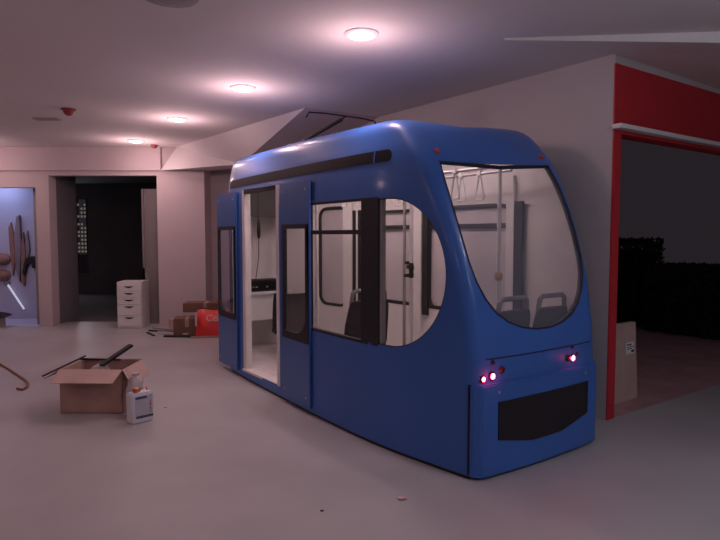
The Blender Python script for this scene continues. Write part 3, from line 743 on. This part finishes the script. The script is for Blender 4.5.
# plastic bag over the corner of the box
bgv = MB(); prof = []
segs = 14
rows = []
for i, (z, r) in enumerate(((.0, .050), (.05, .062), (.12, .064), (.20, .060), (.26, .052), (.29, .036), (.305, .018), (.315, .022), (.33, .026))):
    rows.append([(r * (1 + .28 * math.sin(5 * t + i)) * math.cos(t), r * .8 * (1 + .28 * math.sin(4 * t + 2 * i)) * math.sin(t), z) for t in [2 * math.pi * k / segs for k in range(segs)]])
vs = [v for g in rows for v in g]; fs = [tuple(range(segs)), tuple(range((len(rows) - 1) * segs, len(rows) * segs))]
for i in range(len(rows) - 1):
    for k in range(segs): fs.append((i * segs + k, i * segs + (k + 1) % segs, (i + 1) * segs + (k + 1) % segs, (i + 1) * segs + k))
o = bgv.add(vs, fs).build('plastic_bag', M_plastic, smooth=True, angle=60); o.location = (-1.745, 4.53, .0)
tag(o, 'knotted milky plastic bag between the box corner and the white tin', 'bag')
# white tin
tn = thing('solvent_tin', 'white rectangular metal tin with printed label beside the cardboard box', 'tin', (-1.655, 4.37, 0), .80)
MB().b2((-.085, -.05, 0), (.085, .05, .225)).build('can', M_tin, tn, bevel=.010, smooth=True)
MB().b2((-.06, -.0515, .035), (.075, -.050, .205)).build('label_print', mat('tin_label_grey', (.50, .50, .56), .5, noise=.1, nscale=20), tn)
for lo_, hi_ in (((-.055, -.0525, .038), (.078, -.0512, .056)), ((-.058, -.0525, .182), (.03, -.0512, .200))): MB().b2(lo_, hi_).build('label_text_band', mat('navy_print', (.06, .06, .13), .6, noise=.1), tn)
MB().b2((.055, -.0525, .07), (.062, -.0512, .165)).b2((.04, -.0525, .10), (.055, -.0512, .105)).b2((.04, -.0525, .13), (.055, -.0512, .135)).build('label_mark', mat('red_print', (.45, .12, .14), .6, noise=.1), tn)
MB().lathe([(.020, .222), (.020, .235), (.026, .236), (.026, .256), (.020, .260)], 16, (-.03, 0, 0)).build('cap', M_copper, tn, smooth=True)
MB().tube([(.0, 0, .222), (.005, 0, .250), (.05, 0, .255), (.06, 0, .222)], .006, 6).build('handle', M_copper, tn, smooth=True)
# cane lying on the floor
def fl(px, py, z=0.0):
    p = math.atan(35 / 590.0); dx = (px - 360) / 590; dy = (py - 270) / 590
    d = Vector((dx, math.cos(p) - dy * math.sin(p), -math.sin(p) - dy * math.cos(p))); t = (z - 1.4) / d.z
    return Vector((d.x * t, d.y * t, z))
cp = [fl(-22, 351, .012), fl(0, 364, .012), fl(9, 369, .012), fl(18, 375, .012), fl(25, 379.5, .012), fl(28, 383, .012), fl(27, 387, .012), fl(22, 389.5, .012), fl(17, 388.5, .012)]
tag(MB().tube(cp, .011, 8).build('cane', M_wood, smooth=True), 'thin brown hooked cane lying on the floor left of the open box', 'cane')
# carton with dark cloth at the far left edge
cb = thing('carton_stand', 'beige carton with a dark cloth on it below the exhibit opening', 'box', (-5.62, 8.92, 0), .25)
MB().b2((-.18, -.14, 0), (.16, .14, .17)).build('carton', M_beige, cb, bevel=.006)
MB().hull([(-.22, -.17, .17), (.22, -.17, .15), (.30, .05, .17), (-.20, .17, .17)], [(-.20, -.15, .24), (.15, -.14, .25), (.26, .04, .20), (-.18, .15, .27)]).build('cloth', mat('dark_cloth', (.03, .03, .04), .9, noise=.2, nscale=20), cb, bevel=.01)
M_card3 = mat('dull_cardboard', (.20, .105, .075), .9, noise=.15, nscale=9)
# pile of boxes and bag by the pier
def carton(loc, d, yaw, label, m=M_card):
    t = thing('carton', label, 'box', loc, yaw, 'cartons piled by the pale pier')
    MB().b2((-d[0] / 2, -d[1] / 2, 0), (d[0] / 2, d[1] / 2, d[2])).build('body', m, t, bevel=.006)
    MB().b2((-.025, -d[1] / 2 - .001, d[2] * .5), (.025, d[1] / 2 + .001, d[2] + .001)).build('tape', mat('packing_tape', (.40, .27, .19), .35, noise=.05), t)
    return t
carton((-2.44, 8.30, 0), (.36, .32, .24), .2, 'low brown carton at the bottom left of the pile', M_card3)
carton((-2.02, 8.52, 0), (.46, .36, .30), -.15, 'brown carton under the pile, behind the red bag', M_card3)
carton((-2.22, 8.50, .302), (.62, .30, .13), .1, 'flat wide brown carton lying on top of the pile', M_card3)
carton((-2.72, 8.72, 0), (.20, .20, .16), .6, 'tiny brown carton against the pier beside the pile', M_card2)
rb = thing('red_bag', 'bright red printed sack leaning against the brown cartons', 'bag', (-2.04, 8.10, 0), .05)
vs = []; fs = []
NX, NZ = 10, 10
for y in (0, 1):
    for j in range(NZ + 1):
        for i in range(NX + 1):
            u, v = i / NX, j / NZ; b_ = (math.sin(math.pi * u) ** .5) * (math.sin(math.pi * min(1, v * .9 + .1)) ** .5)
            vs.append((-.23 + .46 * u + .012 * math.sin(7 * v + y), (-.09 if y == 0 else .05) * b_ + .12 * v - .03, .36 * v + .008 * math.sin(9 * u)*v))
m_ = (NX + 1) * (NZ + 1)
for j in range(NZ):
    for i in range(NX):
        a = j * (NX + 1) + i; fs += [(a, a + 1, a + NX + 2, a + NX + 1), (m_ + a, m_ + a + NX + 1, m_ + a + NX + 2, m_ + a + 1)]
for i in range(NX): fs += [(i, m_ + i, m_ + i + 1, i + 1), (NZ * (NX + 1) + i, NZ * (NX + 1) + i + 1, m_ + NZ * (NX + 1) + i + 1, m_ + NZ * (NX + 1) + i)]
for j in range(NZ): fs += [(j * (NX + 1), (j + 1) * (NX + 1), m_ + (j + 1) * (NX + 1), m_ + j * (NX + 1)), (j * (NX + 1) + NX, m_ + j * (NX + 1) + NX, m_ + (j + 1) * (NX + 1) + NX, (j + 1) * (NX + 1) + NX)]
MB().add(vs, fs).build('sack', M_redpack, rb, smooth=True)
tc = bpy.data.curves.new('print', 'FONT'); tc.body = 'Cem'; tc.size = .13; tc.extrude = .001
to = bpy.data.objects.new('print', tc); COL.objects.link(to); bpy.context.view_layer.update()
dgx = bpy.context.evaluated_depsgraph_get(); tm = bpy.data.meshes.new_from_object(to.evaluated_get(dgx)); bpy.data.objects.remove(to)
tm.materials.clear(); tm.materials.append(mat('faded_white_print', (.75, .55, .52), .6, noise=.1, nscale=30))
to = bpy.data.objects.new('print', tm); COL.objects.link(to); to.parent = rb; to.location = (-.08, -.055, .22); to.rotation_euler = (math.radians(72), 0, 0)
MB().b2((-.225, -.06, .15), (-.20, .0, .33)).build('edge_band', M_plastic, rb)
# debris on the floor
rnd = random.Random(11)
deb = [((-2.78, 8.42, .012), .62, .03, -.35, M_black, 'long dark strip on the floor in front of the drawers', 'strip'), ((-2.62, 8.20, .03), .50, .04, -.30, M_plastic, 'pale thin slat lying on the rubble by the cartons', 'slat'),
       ((-2.95, 8.24, .01), .34, .025, -.95, M_black, 'short dark strip angled on the floor near the drawers', 'strip'), ((-2.42, 8.02, .012), .55, .06, -.1, M_print, 'dark flat strip at the foot of the cartons', 'strip'),
       ((-2.85, 8.62, .014), .55, .03, -.5, M_grey, 'grey slat on the floor between the drawers and the pier', 'slat'), ((-2.10, 7.98, .012), .40, .05, .12, M_card, 'brown wooden offcut on the floor in front of the red bag', 'slat')]
for c, L, w_, yaw, m, lb, ct in deb: slat(c, L, w_, .02, yaw, 0, m, 'floor_' + ct, lb, ct)
slat((-2.40, 9.34, .55), .02, .02, 1.1, 0, 0, M_print, 'dark_rod', 'thin dark rod standing against the wall behind the cartons', 'rod')
for (px, py, r, m, lb) in ((402, 499, .022, mat('pink_scrap', (.75, .48, .45), .8, noise=.1), 'small pinkish scrap on the floor in front of the tram side'), (322, 511, .010, M_print, 'tiny dark scrap on the floor nearest the viewer'), (165, 408, .010, M_print, 'tiny dark scrap on the floor beside the white tin')):
    p = fl(px, py); o = crumple('floor_scrap', (p.x, p.y, r * .3), (r * 1.4, r, r * .42), m, int(px)); tag(o, lb, 'scrap')

# ================================================================== LIT EXHIBIT AT THE LEFT
struct(MB().b2((-7.6, 9.8, 0), (-4.86, 9.84, 2.5)).b2((-7.7, 9.16, 0), (-7.58, 9.84, 2.5)).build('wall_exhibit', M_mural), 'bluish lit wall of the exhibit niche')
struct(MB().b2((-7.6, 9.16, 2.42), (-4.86, 9.8, 2.5)).build('ceiling_exhibit', M_mural), 'ceiling of the exhibit niche')
struct(MB().b2((-7.6, 9.0, -.1), (-4.86, 9.8, .004)).build('floor_exhibit', M_mural), 'pale floor of the exhibit niche')
struct(MB().b2((-5.05, 9.17, 0), (-4.93, 9.24, 2.12)).build('trim_9', M_grey), 'grey door frame post of the exhibit opening')
al = bpy.data.lights.new('exhibit_lamp', 'AREA'); al.energy = 4.5; al.color = (.62, .66, 1.0); al.size = .5; al.size_y = .3; al.shape = 'RECTANGLE'
lt = thing('exhibit_ceiling_lamp', 'cool bluish ceiling lamp inside the exhibit niche', 'ceiling light', (-5.9, 9.46, 2.38))
MB().b2((-.30, -.18, 0), (.30, .18, .03)).build('housing', M_white, lt)
lo = bpy.data.objects.new('exhibit_lamp', al); COL.objects.link(lo); lo.parent = lt; lo.location = (0, 0, -.03)
def atY(px, py, Y):
    p = math.atan(35 / 590.0); dx = (px - 360) / 590; dy = (py - 270) / 590
    d = Vector((dx, math.cos(p) - dy * math.sin(p), -math.sin(p) - dy * math.cos(p))); t = Y / d.y
    return Vector((d.x * t, Y, 1.4 + d.z * t))
def relief(pts, m, name, label, th=.05, grp=None):
    q = [atY(x, y, 9.8) for x, y in pts]
    return tag(MB().hull([(p.x, 9.8 - th, p.z) for p in q], [(p.x, 9.8, p.z) for p in q]).build(name, m, bevel=.006), label, 'wall relief', grp)
relief([(9.5, 228), (12, 222), (15, 236), (16.5, 262), (14, 276), (11, 250)], M_muralbrown, 'wall_relief', 'left brownish finger of the hand-like relief on the exhibit wall', .04)
relief([(16, 235), (18, 217), (21, 215), (23, 245), (21.5, 282), (17.5, 268)], M_muralgrey, 'wall_relief', 'tallest greyish finger of the hand-like relief on the exhibit wall', .06)
relief([(22.6, 242), (24.5, 232), (27, 250), (26, 286), (22.6, 282)], M_muralbrown, 'wall_relief', 'brown middle finger of the hand-like relief on the exhibit wall', .05)
relief([(26.4, 238), (28.5, 230), (31, 250), (29, 258), (27, 258)], M_muralgrey, 'wall_relief', 'short grey finger of the hand-like relief on the exhibit wall', .04)
relief([(24, 272), (26, 262), (30, 257), (35, 256), (36.5, 260), (36, 268), (34, 268), (33, 262), (29, 265), (26, 276)], M_print, 'wall_relief', 'black arched bracket shape on the exhibit wall by the opening edge', .06)
for py, lb in ((259, 'upper brown rounded bowl on the exhibit wall'), (275, 'lower brown rounded bowl on the exhibit wall')):
    q = atY(3, py, 9.8)
    R = Matrix.Rotation(math.pi / 2, 4, 'X')
    o = MB().lathe([(.14, 0), (.135, .04), (.10, .08), (.04, .10)], 20, (0, 0, 0), R).build('wall_bowl', M_muralbrown, smooth=True); o.location = q; o.scale = (1, 1, .72)
    tag(o, lb, 'bowl', 'brown bowls on the exhibit wall')
q0, q1 = atY(8, 285, 9.76), atY(24, 309, 9.70)
tag(MB().tube([q0, q1], .016, 8).build('light_tube', M_tube), 'slanting white light tube at the foot of the exhibit wall', 'light tube')
q = atY(7, 283, 9.78)
tag(MB().tube([q + Vector((.05 * math.cos(t), 0, .035 * math.sin(t))) for t in [2 * math.pi * k / 14 for k in range(14)]], .010, 6, closed=True).build('wall_ring', M_muralgrey), 'small dark ring mounted under the brown bowls', 'ring')

# ================================================================== OUTSIDE
# leaning flat carton behind the red jamb
cd = thing('cardboard_sheet', 'tall flat cardboard carton with white label standing just outside the red jamb', 'cardboard', UN(-2.74, -4.59, -.012), math.atan2(-N.y, -N.x))
Lc = .62
MB().hull([(-.31, -.02, 0), (.31, -.02, 0), (.31, .03, 0), (-.31, .03, 0)], [(-.31, .015, .66), (.31, .015, .66), (.31, .06, .66), (-.31, .06, .66)]).build('sheet', M_card2, cd, bevel=.003)
Rl = Matrix.Rotation(math.atan2(-.035, .66), 4, 'X')
lab = MB().box((.20, -.0015, .445), (.13, .004, .10), M=Rl).build('label', M_label, cd)
for q_, (lx, lz, lw, lh) in enumerate(((.185, .475, .07, .010), (.205, .455, .10, .006), (.19, .44, .08, .006), (.235, .418, .04, .020))): MB().box((lx, -.0035 - (.445 - lz) * .053, lz), (lw, .003, lh), M=Rl).build('print', M_print, lab)
# hedges
def hedge(name, u0, u1, n0, n1, h, label, seed, nleaf, group=None, cat='hedge'):
    rnd = random.Random(seed); t = thing(name, label, cat, UN((u0 + u1) / 2, (n0 + n1) / 2, -.012), rz, group)
    L, D = abs(u1 - u0), abs(n1 - n0)
    MB().b2((-L / 2 + .12, -D / 2 + .12, 0), (L / 2 - .12, D / 2 - .12, h - .12)).build('inner_growth', M_leaf, t)
    vs = []; fs = []
    for i in range(nleaf):
        f = rnd.random()
        x, y, z = rnd.uniform(-L / 2, L / 2), rnd.uniform(-D / 2, D / 2), rnd.uniform(0.02, h)
        if f < .45: y = -D / 2 + rnd.uniform(0, .14)
        elif f < .75: z = h - abs(rnd.gauss(0, .06)) + .05
        elif f < .87: x = L / 2 - rnd.uniform(0, .14)
        else: y = D / 2 - rnd.uniform(0, .14)
        a_ = rnd.uniform(.025, .055)
        d1 = Vector((rnd.gauss(0, 1), rnd.gauss(0, 1), rnd.gauss(0, 1))).normalized(); d2 = d1.orthogonal().normalized()
        c = Vector((x, y, z)); k = len(vs); vs += [c - d1 * a_, c + d2 * a_ * .45, c + d1 * a_, c - d2 * a_ * .45]; fs.append((k, k + 1, k + 2, k + 3))
    me = bpy.data.meshes.new('foliage'); me.from_pydata(vs, [], fs); me.materials.append(M_leaf)
    o = bpy.data.objects.new('foliage', me); COL.objects.link(o); o.parent = t; o['kind'] = 'stuff'
    return t
hedge('hedge', -4.65, -2.9, -8.40, -9.3, .93, 'long low dark clipped hedge across the terrace', 1, 9000)
hedge('hedge', -8.6, -4.8, -8.45, -9.35, 1.30, 'taller dark hedge block beyond the cardboard carton', 2, 11000)
hedge('shrub', -3.75, -3.05, -9.45, -10.1, 1.85, 'tall dark shrub rising at the edge of the view above the hedge', 3, 4000, cat='shrub')
